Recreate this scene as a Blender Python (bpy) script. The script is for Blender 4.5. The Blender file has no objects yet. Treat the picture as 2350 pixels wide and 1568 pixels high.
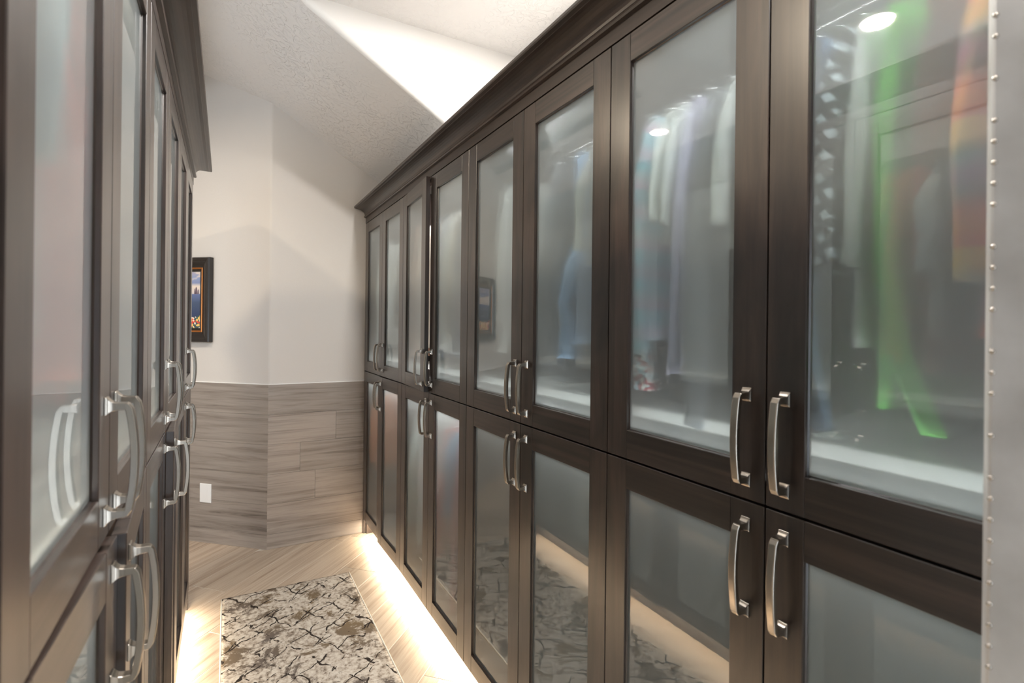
import bpy, bmesh, math, random
from mathutils import Vector, Matrix
random.seed(7)
scene = bpy.context.scene
COL = scene.collection
PI = math.pi
CH = 1.524                                   # camera height above the floor

# ------------------------------------------------------------------ camera
TH, RHO, PPY, F_PX = 0.5077, 0.0111, 751.6, 1175.0
cam_data = bpy.data.cameras.new('camera')
cam_data.sensor_width = 36.0
cam_data.lens = 36.0 * F_PX / 2350.0
cam_data.shift_y = (PPY - 784.0) / 2350.0
cam_data.clip_start = 0.02
cam_data.dof.use_dof = True
cam_data.dof.focus_distance = 2.3
cam_data.dof.aperture_fstop = 4.5
cam = bpy.data.objects.new('camera', cam_data)
COL.objects.link(cam)
fw = Vector((math.sin(TH), math.cos(TH), 0)); rt = Vector((math.cos(TH), -math.sin(TH), 0)); up = Vector((0, 0, 1))
cr = rt * math.cos(RHO) + up * math.sin(RHO); cu = -rt * math.sin(RHO) + up * math.cos(RHO)
M3 = Matrix((cr, cu, -fw)).transposed()
cam.matrix_world = Matrix.Translation((0, 0, CH)) @ M3.to_4x4()
scene.camera = cam

# ------------------------------------------------------------------ view, world, lamps
scene.view_settings.view_transform = 'Standard'
scene.view_settings.look = 'None'
scene.view_settings.gamma = 1.0
scene.view_settings.use_curve_mapping = False
scene.view_settings.exposure = 0.9
scene.cycles.use_denoising = True
scene.cycles.max_bounces = 10
scene.cycles.diffuse_bounces = 5
scene.cycles.glossy_bounces = 5
scene.cycles.transmission_bounces = 6
scene.cycles.transparent_max_bounces = 8
scene.cycles.caustics_reflective = False
scene.cycles.caustics_refractive = True
scene.cycles.sample_clamp_indirect = 4.0

world = bpy.data.worlds.new('sky')
scene.world = world
world.use_nodes = True
bg = world.node_tree.nodes['Background']
bg.inputs['Color'].default_value = (0.80, 0.90, 1.0, 1)
bg.inputs['Strength'].default_value = 4.5

def lamp(name, loc, power, color, size, shape='DISK', size_y=None, rot=(0, 0, 0), spread=PI):
    d = bpy.data.lights.new(name, 'AREA')
    d.energy = power; d.color = color; d.shape = shape; d.size = size
    if size_y: d.size_y = size_y
    d.spread = spread
    o = bpy.data.objects.new(name, d); COL.objects.link(o)
    o.location = loc; o.rotation_euler = rot
    return o

WARM = (1.0, 0.83, 0.62); NEUT = (1.0, 0.98, 0.96)
FLATZ = 1.51 + CH
CANS = [  # x, y, power, colour, label
    (-0.96, 1.32, 21, WARM, 'recessed ceiling light mirrored in the nearest tall glass door'),
    (-1.07, 2.87, 13, WARM, 'recessed ceiling light mirrored as a small spot in the second glass door'),
    (0.80, 1.42, 40, NEUT, 'recessed ceiling light over the aisle near the sloped ceiling'),
    (0.45, -0.2, 9, NEUT, 'added recessed fill light over the aisle, unseen above the camera'),  # added fill for the near aisle, out of view
]
for i, (x, y, p, c, l) in enumerate(CANS):
    lamp('can_lamp', (x, y, FLATZ - 0.012), p, c, 0.13)
# under-cabinet light strips (the glow along both toe kicks)
lamp('toe_strip_lamp', (0.925, 1.99, 0.098), 13, (1.0, 0.86, 0.66), 0.012, 'RECTANGLE', 3.55)
lamp('toe_strip_lamp', (-0.205, 1.92, 0.098), 11, (1.0, 0.86, 0.66), 0.012, 'RECTANGLE', 2.45)

# ------------------------------------------------------------------ materials
def new_mat(name):
    m = bpy.data.materials.new(name); m.use_nodes = True
    nt = m.node_tree; nt.nodes.clear()
    return m, nt, nt.nodes, nt.links

def N(nt, t, **kw):
    n = nt.nodes.new(t)
    for k, v in kw.items():
        if hasattr(n, k): setattr(n, k, v)
        else: n.inputs[k].default_value = v
    return n

def principled(name, color, rough=0.5, metal=0.0, coat=0.0, spec=0.5):
    m, nt, nodes, L = new_mat(name)
    p = N(nt, 'ShaderNodeBsdfPrincipled'); o = N(nt, 'ShaderNodeOutputMaterial')
    p.inputs['Base Color'].default_value = (*color, 1); p.inputs['Roughness'].default_value = rough
    p.inputs['Metallic'].default_value = metal; p.inputs['Coat Weight'].default_value = coat
    p.inputs['Coat Roughness'].default_value = 0.26
    p.inputs['Specular IOR Level'].default_value = spec
    L.new(p.outputs[0], o.inputs[0])
    return m, nt, p

def ramp(nt, stops):
    r = N(nt, 'ShaderNodeValToRGB')
    e = r.color_ramp.elements
    while len(e) > 1: e.remove(e[-1])
    e[0].position = stops[0][0]; e[0].color = (*stops[0][1], 1)
    for p, c in stops[1:]:
        k = e.new(p); k.color = (*c, 1)
    return r

def bump(nt, p, height, strength, dist=0.01):
    b = N(nt, 'ShaderNodeBump'); b.inputs['Strength'].default_value = strength; b.inputs['Distance'].default_value = dist
    nt.links.new(height, b.inputs['Height']); nt.links.new(b.outputs[0], p.inputs['Normal'])

def grain(name, scale, stops, rough=0.35, coat=0.2, streak=(1, 1, 1), bump_s=0.05, var=0.25, figure=False):
    """wood-like grain stretched by `scale`, shifted per object"""
    m, nt, p = principled(name, stops[0][1], rough, coat=coat)
    L = nt.links
    tc = N(nt, 'ShaderNodeTexCoord'); mp = N(nt, 'ShaderNodeMapping'); mp.inputs['Scale'].default_value = scale
    oi = N(nt, 'ShaderNodeObjectInfo')
    ad = N(nt, 'ShaderNodeVectorMath', operation='SCALE'); ad.inputs[0].default_value = (37, 19, 53)
    L.new(oi.outputs['Random'], ad.inputs['Scale'])
    L.new(tc.outputs['Object'], mp.inputs['Vector']); 
    a2 = N(nt, 'ShaderNodeVectorMath', operation='ADD'); L.new(mp.outputs[0], a2.inputs[0]); L.new(ad.outputs[0], a2.inputs[1])
    n1 = N(nt, 'ShaderNodeTexNoise'); n1.inputs['Scale'].default_value = 1.0; n1.inputs['Detail'].default_value = 8
    n1.inputs['Roughness'].default_value = 0.62; n1.inputs['Distortion'].default_value = 0.6
    L.new(a2.outputs[0], n1.inputs['Vector'])
    r = ramp(nt, stops); L.new(n1.outputs['Fac'], r.inputs[0])
    hv = N(nt, 'ShaderNodeHueSaturation')
    if figure:
        m3_ = N(nt, 'ShaderNodeVectorMath', operation='MULTIPLY'); m3_.inputs[1].default_value = (0.14, 0.14, 0.9); L.new(a2.outputs[0], m3_.inputs[0])
        n5 = N(nt, 'ShaderNodeTexNoise'); n5.inputs['Scale'].default_value = 1.6; n5.inputs['Detail'].default_value = 4; n5.inputs['Distortion'].default_value = 1.2; L.new(m3_.outputs[0], n5.inputs['Vector'])
        r5 = ramp(nt, [(0.32, (0.45, 0.45, 0.45)), (0.5, (1, 1, 1)), (0.68, (1.35, 1.35, 1.35))]); L.new(n5.outputs['Fac'], r5.inputs[0])
        mm = N(nt, 'ShaderNodeMixRGB', blend_type='MULTIPLY'); mm.inputs[0].default_value = 1.0
        L.new(r.outputs[0], mm.inputs[1]); L.new(r5.outputs[0], mm.inputs[2]); r = mm
    mr = N(nt, 'ShaderNodeMapRange'); mr.inputs['To Min'].default_value = 1 - var; mr.inputs['To Max'].default_value = 1 + var
    L.new(oi.outputs['Random'], mr.inputs[0]); L.new(mr.outputs[0], hv.inputs['Value'])
    L.new(r.outputs[0], hv.inputs['Color']); L.new(hv.outputs[0], p.inputs['Base Color'])
    if bump_s: bump(nt, p, n1.outputs['Fac'], bump_s, 0.002)
    return m

DARK = [(0.25, (0.008, 0.0052, 0.0042)), (0.45, (0.028, 0.0185, 0.0145)), (0.6, (0.046, 0.030, 0.0235)), (0.8, (0.017, 0.011, 0.0088))]
M_STILE = grain('dark_walnut_upright', (26, 26, 1.6), DARK, 0.36, 0.75, var=0.12, bump_s=0.04, figure=True)
M_RAIL = grain('dark_walnut_level', (1.6, 26, 26), DARK, 0.36, 0.75, var=0.12, bump_s=0.04, figure=True)
M_CROWN = grain('dark_walnut_crown', (22, 1.4, 22), DARK, 0.42, 0.35, var=0.05, bump_s=0.04)
M_CARC, _, _ = principled('cabinet_interior', (0.42, 0.42, 0.41), 0.5)
M_SHELF, _, _ = principled('white_melamine', (0.82, 0.81, 0.79), 0.4)
M_TOE, _, _ = principled('toe_board_dark', (0.045, 0.035, 0.03), 0.5)
M_NICKEL, nt_, p_ = principled('satin_nickel', (0.44, 0.395, 0.34), 0.27, 1.0)
M_GOLD, _, _ = principled('antique_gold', (0.45, 0.16, 0.035), 0.4, 0.6)
M_PLATE, _, _ = principled('white_plastic', (0.85, 0.85, 0.84), 0.35)
M_TRIMRING, _, _ = principled('white_enamel', (0.85, 0.83, 0.80), 0.4)
M_FRAME, _, _ = principled('black_frame_wood', (0.012, 0.009, 0.008), 0.28, coat=0.4)
M_HANGER, _, _ = principled('hanger_wire', (0.5, 0.5, 0.52), 0.3, 1.0)

def emission(name, color, strength):
    m, nt, nodes, L = new_mat(name)
    e = N(nt, 'ShaderNodeEmission'); o = N(nt, 'ShaderNodeOutputMaterial')
    e.inputs[0].default_value = (*color, 1); e.inputs[1].default_value = strength
    L.new(e.outputs[0], o.inputs[0]); return m
M_LAMP = emission('lamp_glow', (1.0, 0.90, 0.76), 14.0)
FILL_UP, FILL_MID = 2.6, 0.7  # power of the added lamps that light the clothes
M_LED = emission('led_glow', (1.0, 0.88, 0.70), 6.0)

def make_glass():
    m, nt, nodes, L = new_mat('satin_etched_glass')
    o = N(nt, 'ShaderNodeOutputMaterial')
    tint = (0.86, 0.92, 0.93, 1)
    rf = N(nt, 'ShaderNodeBsdfRefraction', distribution='GGX'); rf.inputs['IOR'].default_value = 1.15; rf.inputs['Roughness'].default_value = 0.30; rf.inputs['Color'].default_value = (0.90, 0.97, 0.985, 1)
    tp = N(nt, 'ShaderNodeBsdfTransparent'); tp.inputs[0].default_value = (0.9, 0.95, 0.95, 1)
    m1 = N(nt, 'ShaderNodeMixShader'); m1.inputs[0].default_value = 0.52
    L.new(tp.outputs[0], m1.inputs[1]); L.new(rf.outputs[0], m1.inputs[2])
    df = N(nt, 'ShaderNodeBsdfDiffuse'); df.inputs[0].default_value = (0.78, 0.84, 0.86, 1)
    tl = N(nt, 'ShaderNodeBsdfTranslucent'); tl.inputs[0].default_value = tint
    m2 = N(nt, 'ShaderNodeMixShader'); m2.inputs[0].default_value = 0.45
    L.new(df.outputs[0], m2.inputs[1]); L.new(tl.outputs[0], m2.inputs[2])
    m3 = N(nt, 'ShaderNodeMixShader'); m3.inputs[0].default_value = 0.22
    L.new(m1.outputs[0], m3.inputs[1]); L.new(m2.outputs[0], m3.inputs[2])
    gl = N(nt, 'ShaderNodeBsdfGlossy'); gl.inputs['Roughness'].default_value = 0.012
    fr = N(nt, 'ShaderNodeFresnel'); fr.inputs[0].default_value = 2.2
    geo = N(nt, 'ShaderNodeNewGeometry')
    m4 = N(nt, 'ShaderNodeMixShader')
    # mirror the room on the outer faces only, not inside the pane
    ib = N(nt, 'ShaderNodeMath', operation='SUBTRACT'); ib.inputs[0].default_value = 1.0; L.new(geo.outputs['Backfacing'], ib.inputs[1])
    fm = N(nt, 'ShaderNodeMath', operation='MULTIPLY'); L.new(fr.outputs[0], fm.inputs[0]); L.new(ib.outputs[0], fm.inputs[1])
    L.new(fm.outputs[0], m4.inputs[0]); L.new(m3.outputs[0], m4.inputs[1]); L.new(gl.outputs[0], m4.inputs[2])
    L.new(m4.outputs[0], o.inputs[0])
    return m
M_GLASS = make_glass()

def paint(name, color, tex=0.0, scale=14):
    m, nt, p = principled(name, color, 0.55)
    if tex:
        tc = N(nt, 'ShaderNodeTexCoord')
        n = N(nt, 'ShaderNodeTexNoise'); n.inputs['Scale'].default_value = scale; n.inputs['Detail'].default_value = 6; n.inputs['Distortion'].default_value = 1.5
        nt.links.new(tc.outputs['Object'], n.inputs['Vector'])
        n2 = N(nt, 'ShaderNodeTexNoise'); n2.inputs['Scale'].default_value = 2.2; n2.inputs['Detail'].default_value = 2
        nt.links.new(tc.outputs['Object'], n2.inputs['Vector'])
        r1 = ramp(nt, [(0.44, (0, 0, 0)), (0.54, (1, 1, 1))]); nt.links.new(n.outputs['Fac'], r1.inputs[0])
        r2 = ramp(nt, [(0.38, (0.12, 0.12, 0.12)), (0.62, (1, 1, 1))]); nt.links.new(n2.outputs['Fac'], r2.inputs[0])
        mu = N(nt, 'ShaderNodeMath', operation='MULTIPLY'); nt.links.new(r1.outputs[0], mu.inputs[0]); nt.links.new(r2.outputs[0], mu.inputs[1])
        bump(nt, p, mu.outputs[0], tex, 0.004)
    return m
M_WALL = paint('wall_paint', (0.63, 0.595, 0.555), 0.06, 40)
M_CEIL = paint('ceiling_knockdown', (0.68, 0.655, 0.63), 0.6, 20)
M_SOFF = paint('soffit_paint', (0.78, 0.76, 0.73), 0.05, 40)

# ------------------------------------------------------------------ mesh helpers
class MB:
    def __init__(s): s.v = []; s.f = []; s.m = []
    def add(s, vs, fs, mi=0):
        b = len(s.v); s.v += [tuple(v) for v in vs]
        s.f += [tuple(b + i for i in f) for f in fs]; s.m += [mi] * len(fs); return s
    def box(s, x0, x1, y0, y1, z0, z1, mi=0):
        vs = [(x0, y0, z0), (x1, y0, z0), (x1, y1, z0), (x0, y1, z0), (x0, y0, z1), (x1, y0, z1), (x1, y1, z1), (x0, y1, z1)]
        return s.add(vs, [(0, 3, 2, 1), (4, 5, 6, 7), (0, 1, 5, 4), (1, 2, 6, 5), (2, 3, 7, 6), (3, 0, 4, 7)], mi)
    def loft(s, rings, mi=0, cap=True, closed=True):
        n = len(rings[0]); b = len(s.v)
        for r in rings: s.v += [tuple(p) for p in r]
        for i in range(len(rings) - 1):
            for j in range(n if closed else n - 1):
                k = (j + 1) % n
                s.f.append((b + i * n + j, b + i * n + k, b + (i + 1) * n + k, b + (i + 1) * n + j)); s.m.append(mi)
        if cap and closed:
            s.f.append(tuple(b + j for j in reversed(range(n)))); s.m.append(mi)
            s.f.append(tuple(b + (len(rings) - 1) * n + j for j in range(n))); s.m.append(mi)
        return s
    def tube(s, pts, r, n=8, mi=0):
        rings = []
        for i, p in enumerate(pts):
            p = Vector(p); t = (Vector(pts[min(i + 1, len(pts) - 1)]) - Vector(pts[max(i - 1, 0)])).normalized()
            a = t.orthogonal().normalized() if abs(t.y) > 0.98 else t.cross(Vector((0, 1, 0))).normalized()
            b2 = t.cross(a)
            rr = r[i] if isinstance(r, (list, tuple)) else r
            rings.append([p + (a * math.cos(2 * PI * k / n) + b2 * math.sin(2 * PI * k / n)) * rr for k in range(n)])
        return s.loft(rings, mi)
    def mesh(s, name, bevel=0, smooth=False, fix=True):
        me = bpy.data.meshes.new(name); me.from_pydata(s.v, [], s.f)
        for p, mi in zip(me.polygons, s.m): p.material_index = mi; p.use_smooth = smooth
        if bevel or fix:
            bm = bmesh.new(); bm.from_mesh(me)
            if fix: bmesh.ops.recalc_face_normals(bm, faces=bm.faces)
            if bevel: bmesh.ops.bevel(bm, geom=bm.edges[:], offset=bevel, segments=1, affect='EDGES', clamp_overlap=True)
            bm.to_mesh(me); bm.free()
        me.update(); return me

def put(name, me, mats, parent=None, loc=(0, 0, 0), rot=(0, 0, 0), **props):
    for m in mats if isinstance(mats, (list, tuple)) else [mats]:
        if len(me.materials) < (len(mats) if isinstance(mats, (list, tuple)) else 1): me.materials.append(m)
    o = bpy.data.objects.new(name, me); COL.objects.link(o)
    o.location = loc; o.rotation_euler = rot
    if parent: o.parent = parent
    for k, v in props.items(): o[k] = v
    return o

def thing(name, label, cat, loc=(0, 0, 0), rotz=0.0, group=None):
    o = bpy.data.objects.new(name, None); COL.objects.link(o); o.empty_display_size = 0.1
    o.location = loc; o.rotation_euler = (0, 0, rotz); o['label'] = label; o['category'] = cat
    if group: o['group'] = group
    return o

def clip_poly(poly, a, b, c):
    """keep a*x+b*y<=c"""
    out = []
    for i in range(len(poly)):
        p, q = poly[i], poly[(i + 1) % len(poly)]
        dp, dq = a * p[0] + b * p[1] - c, a * q[0] + b * q[1] - c
        if dp <= 0: out.append(p)
        if dp * dq < 0:
            t = dp / (dp - dq); out.append((p[0] + t * (q[0] - p[0]), p[1] + t * (q[1] - p[1])))
    return out

def prism(mb, poly, z0, z1, mi=0):
    n = len(poly)
    mb.add([(x, y, z0) for x, y in poly] + [(x, y, z1) for x, y in poly],
           [tuple(reversed(range(n))), tuple(range(n, 2 * n))] + [(i, (i + 1) % n, n + (i + 1) % n, n + i) for i in range(n)], mi)

# ------------------------------------------------------------------ room shell
CX, CY = 0.251, 3.83                          # outside corner of the far wall
ADIR = Vector((-0.7464, 0.6655, 0))           # direction of the angled wall, away from the corner
ANOR = Vector((-0.6655, -0.7464, 0))          # its face, towards the room
AANG = math.atan2(ADIR.y, ADIR.x)
XR, XL, YB = 1.40, -2.60, -1.6
ALEN = 1.75
AEND = Vector((CX, CY, 0)) + ADIR * ALEN

mb = MB(); mb.box(XL, XR, YB, 5.3, -0.05, -0.0015)
FLOOR = put('floor', mb.mesh('floor'), principled('subfloor_grout', (0.62, 0.56, 0.48), 0.7)[0], kind='structure')
FLOORW = [(0.24, (0.17, 0.115, 0.075)), (0.36, (0.36, 0.265, 0.19)), (0.48, (0.46, 0.36, 0.27)), (0.58, (0.53, 0.43, 0.33)), (0.70, (0.38, 0.285, 0.21)), (0.82, (0.25, 0.18, 0.125))]
M_PLANK = grain('wood_look_floor_tile', (1.2, 34, 12), FLOORW, 0.40, 0.10, var=0.10, bump_s=0.03)
PW, PL, JT = 0.2307, 1.22, 0.004
m0 = [2.36 - PL * 0.0, 2.048]
n_pl = 0
for k in range(-4, 16):
    o0 = 0.969 + k * PW
    ph = {6: 2.36, -1: 2.048, 5: 2.36 - 0.42}.get(k, 0.31 + 0.43 * k)
    for j in range(-4, 6):
        a0 = ph + (j - 0.0) * PL
        cs = [(a0 + JT / 2, o0 + JT / 2), (a0 + PL - JT / 2, o0 + JT / 2), (a0 + PL - JT / 2, o0 + PW - JT / 2), (a0 + JT / 2, o0 + PW - JT / 2)]
        r2 = math.sqrt(0.5)
        poly = [((a - b) * r2, (a + b) * r2) for a, b in cs]
        poly = clip_poly(poly, 1, 0, 1.35); poly = clip_poly(poly, -1, 0, 1.6) if poly else poly
        poly = clip_poly(poly, 0, -1, -0.6) if poly else poly
        if not poly or len(poly) < 3: continue
        A = clip_poly(poly, 0, 1, CY)
        B = clip_poly(poly, 0, -1, -CY)
        if B and len(B) > 2:
            d = -(ANOR.x * CX + ANOR.y * CY)
            B = clip_poly(B, -ANOR.x, -ANOR.y, -(ANOR.x * CX + ANOR.y * CY))
            B = clip_poly(B, 0, 1, 5.0) if B else B
        mb = MB()
        cxm, cym = (a0 + PL / 2 - o0 - PW / 2) * r2, (a0 + PL / 2 + o0 + PW / 2) * r2
        c45, s45 = r2, -r2
        def loc(pp): return [((x - cxm) * r2 + (y - cym) * r2, -(x - cxm) * r2 + (y - cym) * r2) for x, y in pp]
        def area(pp): return abs(sum(pp[i][0] * pp[(i + 1) % len(pp)][1] - pp[(i + 1) % len(pp)][0] * pp[i][1] for i in range(len(pp)))) / 2
        ok = False
        for P in (A, B):
            if P and len(P) > 2 and area(P) > 0.002: prism(mb, loc(P), -0.012, 0.0); ok = True
        if not ok: continue
        put('plank', mb.mesh('plank', bevel=0.0008), M_PLANK, FLOOR, (cxm, cym, 0), (0, 0, PI / 4)); n_pl += 1

# far wall with its rounded outside corner: right part + angled part, one painted wall
def wall_strip(pts, thick, z0, z1):
    """pts: polyline in plan (room side); thickness grows to the left-hand normal"""
    mb = MB(); n = len(pts); outer = []
    for i, p in enumerate(pts):
        a = pts[max(i - 1, 0)]; b = pts[min(i + 1, n - 1)]
        t = Vector((b[0] - a[0], b[1] - a[1])).normalized(); outer.append((p[0] - t.y * thick, p[1] + t.x * thick))
    rings = []
    for i in range(n):
        rings.append([(pts[i][0], pts[i][1], z0), (pts[i][0], pts[i][1], z1), (outer[i][0], outer[i][1], z1), (outer[i][0], outer[i][1], z0)])
    mb.loft(rings); return mb
pts = [(AEND.x, AEND.y)]
R = 0.03; half = math.radians((180 - (180 - 41.7)) / 2)
bis = (ANOR + Vector((0, -1, 0))).normalized()
cen = Vector((CX, CY, 0)) - bis * (R / math.cos(half))
for i in range(9):
    t = i / 8; a0 = math.atan2(ANOR.y, ANOR.x); a1 = -PI / 2
    if a0 > 0: a0 -= 2 * PI
    a = a0 + (a1 - a0) * t; pts.append((cen.x + R * math.cos(a), cen.y + R * math.sin(a)))
pts.append((XR, CY))
TILE_TOP = 1.116
mb = wall_strip(pts, 0.1, 0.0, 4.0)
me = mb.mesh('wall_back', smooth=False)
WALL = put('wall_back', me, M_WALL, kind='structure')
TILEW = [(0.25, (0.09, 0.07, 0.06)), (0.36, (0.225, 0.19, 0.165)), (0.48, (0.31, 0.268, 0.235)), (0.58, (0.36, 0.312, 0.275)), (0.70, (0.26, 0.22, 0.192)), (0.82, (0.16, 0.13, 0.11))]
M_TILE = grain('wood_look_wall_tile', (1.4, 12, 32), TILEW, 0.42, 0.08, var=0.09, bump_s=0.03)
rows = [(0.0, 0.101), (0.101, 0.304), (0.304, 0.507), (0.507, 0.710), (0.710, 0.913), (0.913, TILE_TOP)]
joints_r = {1: [], 2: [0.552], 3: [0.451], 4: [0.69], 5: [], 0: []}
g = 0.0012; TT = 0.008
off = TT * math.tan(half)                      # mitre: outer faces meet proud of the corner
for i, (z0, z1) in enumerate(rows):
    xs = [CX] + joints_r[i] + [XR]
    for a, b in zip(xs[:-1], xs[1:]):
        a2 = a + (g / 2 if a != CX else 0.0); b2 = b - g / 2; c = (a + b) / 2
        mb = MB(); x0 = a2 - c; x1 = b2 - c
        x0f = x0 - (off if a == CX else 0)
        z0g, z1g = z0 + g / 2, z1 - g / 2; zc = (z0 + z1) / 2
        mb.add([(x0, 0, z0g - zc), (x1, 0, z0g - zc), (x1, 0, z1g - zc), (x0, 0, z1g - zc), (x0f, -TT, z0g - zc), (x1, -TT, z0g - zc), (x1, -TT, z1g - zc), (x0f, -TT, z1g - zc)],
               [(0, 1, 2, 3), (7, 6, 5, 4), (0, 4, 5, 1), (1, 5, 6, 2), (2, 6, 7, 3), (3, 7, 4, 0)])
        put('tile', mb.mesh('tile', bevel=0.0005), M_TILE, WALL, (c, CY, zc))
    cuts = [0.0] + ([0.92] if i % 2 else [1.22]) + [ALEN]
    for a, b in zip(cuts[:-1], cuts[1:]):
        c = (a + b) / 2; x0, x1 = a - c + (g / 2 if a else 0), b - c - g / 2
        # local x runs away from the corner, room side is +y after rotation
        mb = MB(); x0f = x0 - (off if a == 0 else 0)
        z0g, z1g = z0 + g / 2, z1 - g / 2; zc = (z0 + z1) / 2
        mb.add([(x0, 0, z0g - zc), (x1, 0, z0g - zc), (x1, 0, z1g - zc), (x0, 0, z1g - zc), (x0f, TT, z0g - zc), (x1, TT, z0g - zc), (x1, TT, z1g - zc), (x0f, TT, z1g - zc)],
               [(0, 1, 2, 3), (7, 6, 5, 4), (0, 4, 5, 1), (1, 5, 6, 2), (2, 6, 7, 3), (3, 7, 4, 0)])
        p = Vector((CX, CY, zc)) + ADIR * c
        put('tile', mb.mesh('tile', bevel=0.0005), M_TILE, WALL, p, (0, 0, AANG))
# thin white caulk line on top of the wall tiles
mb = MB()
P0 = Vector((CX, CY, 0)) + bis * (TT / math.cos(half)); PA = AEND + ANOR * TT; PB = Vector((XR, CY - TT, 0)); bk = [AEND, Vector((CX, CY, 0)), Vector((XR, CY, 0))]
fr = [PA, P0, PB]
mb.loft([[(f.x, f.y, TILE_TOP), (f.x, f.y, TILE_TOP + 0.003), (b.x, b.y, TILE_TOP + 0.006), (b.x, b.y, TILE_TOP)] for f, b in zip(fr, bk)])
put('trim_1', mb.mesh('trim_1'), principled('white_caulk', (0.8, 0.78, 0.75), 0.6)[0], kind='structure')

mb = MB(); mb.box(XR, XR + 0.1, YB, CY, 0, FLATZ + 0.3); put('wall_right', mb.mesh('wall_right'), M_WALL, kind='structure')
# unseen left wall; its window opening is added to let in daylight
mb = MB()
WY0, WY1, WZ0, WZ1 = 0.6, 2.6, 1.0, 2.5
mb.box(XL - 0.1, XL, YB, WY0, 0, FLATZ); mb.box(XL - 0.1, XL, WY1, 5.3, 0, FLATZ)
mb.box(XL - 0.1, XL, WY0, WY1, 0, WZ0); mb.box(XL - 0.1, XL, WY0, WY1, WZ1, FLATZ)
put('wall_left', mb.mesh('wall_left'), M_WALL, kind='structure')
mb = MB()
for a, b in ((WY0, WY0 + 0.05), (1.575, 1.625), (WY1 - 0.05, WY1)): mb.box(XL - 0.08, XL - 0.02, a, b, WZ0, WZ1)
for a, b in ((WZ0, WZ0 + 0.05), (WZ1 - 0.05, WZ1)): mb.box(XL - 0.08, XL - 0.02, WY0, WY1, a, b)
put('added_window_1', mb.mesh('added_window_1', bevel=0.002), M_PLATE, kind='structure')
mb = MB()
mb.box(XL, 0.45, YB - 0.1, YB, 0, FLATZ); mb.box(0.85, XR, YB - 0.1, YB, 0, FLATZ); mb.box(0.45, 0.85, YB - 0.1, YB, 2.05, FLATZ)
put('wall_rear', mb.mesh('wall_rear'), M_STILE, kind='structure')  # unseen wall, made dark to dim reflections; its added doorway lets in daylight
mb = MB(); mb.box(XL, AEND.x, 5.0, 5.1, 0, FLATZ); put('wall_far', mb.mesh('wall_far'), M_WALL, kind='structure')

# ceiling: flat to y=2.5, then the sloped plane; the drop between them has a rounded nose
def slope_z(x): return CH + 1.521 - 0.6 * (x - 0.221)
XS = -0.5
mb = MB(); secs = []
for x in (XR, 0.9, 0.5, 0.30, 0.24, 0.0, XS):
    zs = slope_z(x); d = FLATZ - zs; r = min(0.035, abs(d) * 0.9) ; sg = 1 if d > 0 else -1
    ring = [(x, 2.5, FLATZ)]
    for i in range(13):
        a = i / 12 * PI / 2
        ring.append((x, 2.5 + r - r * math.cos(a), zs + sg * (r - r * math.sin(a))))
    ring.append((x, 4.7, zs)); secs.append(ring)
mb.loft(secs, cap=False, closed=False)
for k in range(len(mb.f)): mb.m[k] = 0 if k % (len(secs[0]) - 1) == len(secs[0]) - 2 else 1
me = mb.mesh('ceiling', smooth=False, fix=False)
SL = put('ceiling', me, [M_CEIL, M_SOFF], kind='structure')
sm = SL.modifiers.new('thick', 'SOLIDIFY'); sm.thickness = 0.03; sm.offset = 1
mb = MB(); mb.box(XL, XR, YB, 2.5, FLATZ, FLATZ + 0.05); put('ceiling', mb.mesh('ceiling_flat'), M_CEIL, kind='structure')
mb = MB(); mb.box(XL, XS, 2.5, 5.0, FLATZ, FLATZ + 0.05); mb.box(XS - 0.05, XS, 2.5, 4.5, FLATZ, slope_z(XS))
put('ceiling', mb.mesh('ceiling_side'), M_CEIL, kind='structure')

# recessed lights
for i, (x, y, p, c, l) in enumerate(CANS):
    t = thing('recessed_light', l, 'ceiling light', (x, y, FLATZ), 0)
    mb = MB(); n = 32
    prof = [(0.098, 0.0), (0.098, -0.004), (0.085, -0.007), (0.078, -0.004), (0.074, 0.0)]
    mb.loft([[(r * math.cos(2 * PI * k / n), r * math.sin(2 * PI * k / n), z) for k in range(n)] for r, z in prof], cap=False)
    put('trim_ring', mb.mesh('trim_ring', smooth=True), M_TRIMRING, t)
    mb = MB(); mb.loft([[(r * math.cos(2 * PI * k / n), r * math.sin(2 * PI * k / n), z) for k in range(n)] for r, z in ((0.073, -0.0015), (0.05, -0.003), (0.004, -0.004))])
    lo_ = put('lamp', mb.mesh('lamp', smooth=True), M_LAMP, t)
    if i == 1: t.scale = (0.62, 0.62, 1)

# ------------------------------------------------------------------ wardrobe cabinets
Z_BOT, Z_SPLIT, Z_TOP = 0.110, 1.194, 2.274
STILE, DT = 0.073, 0.021

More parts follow.
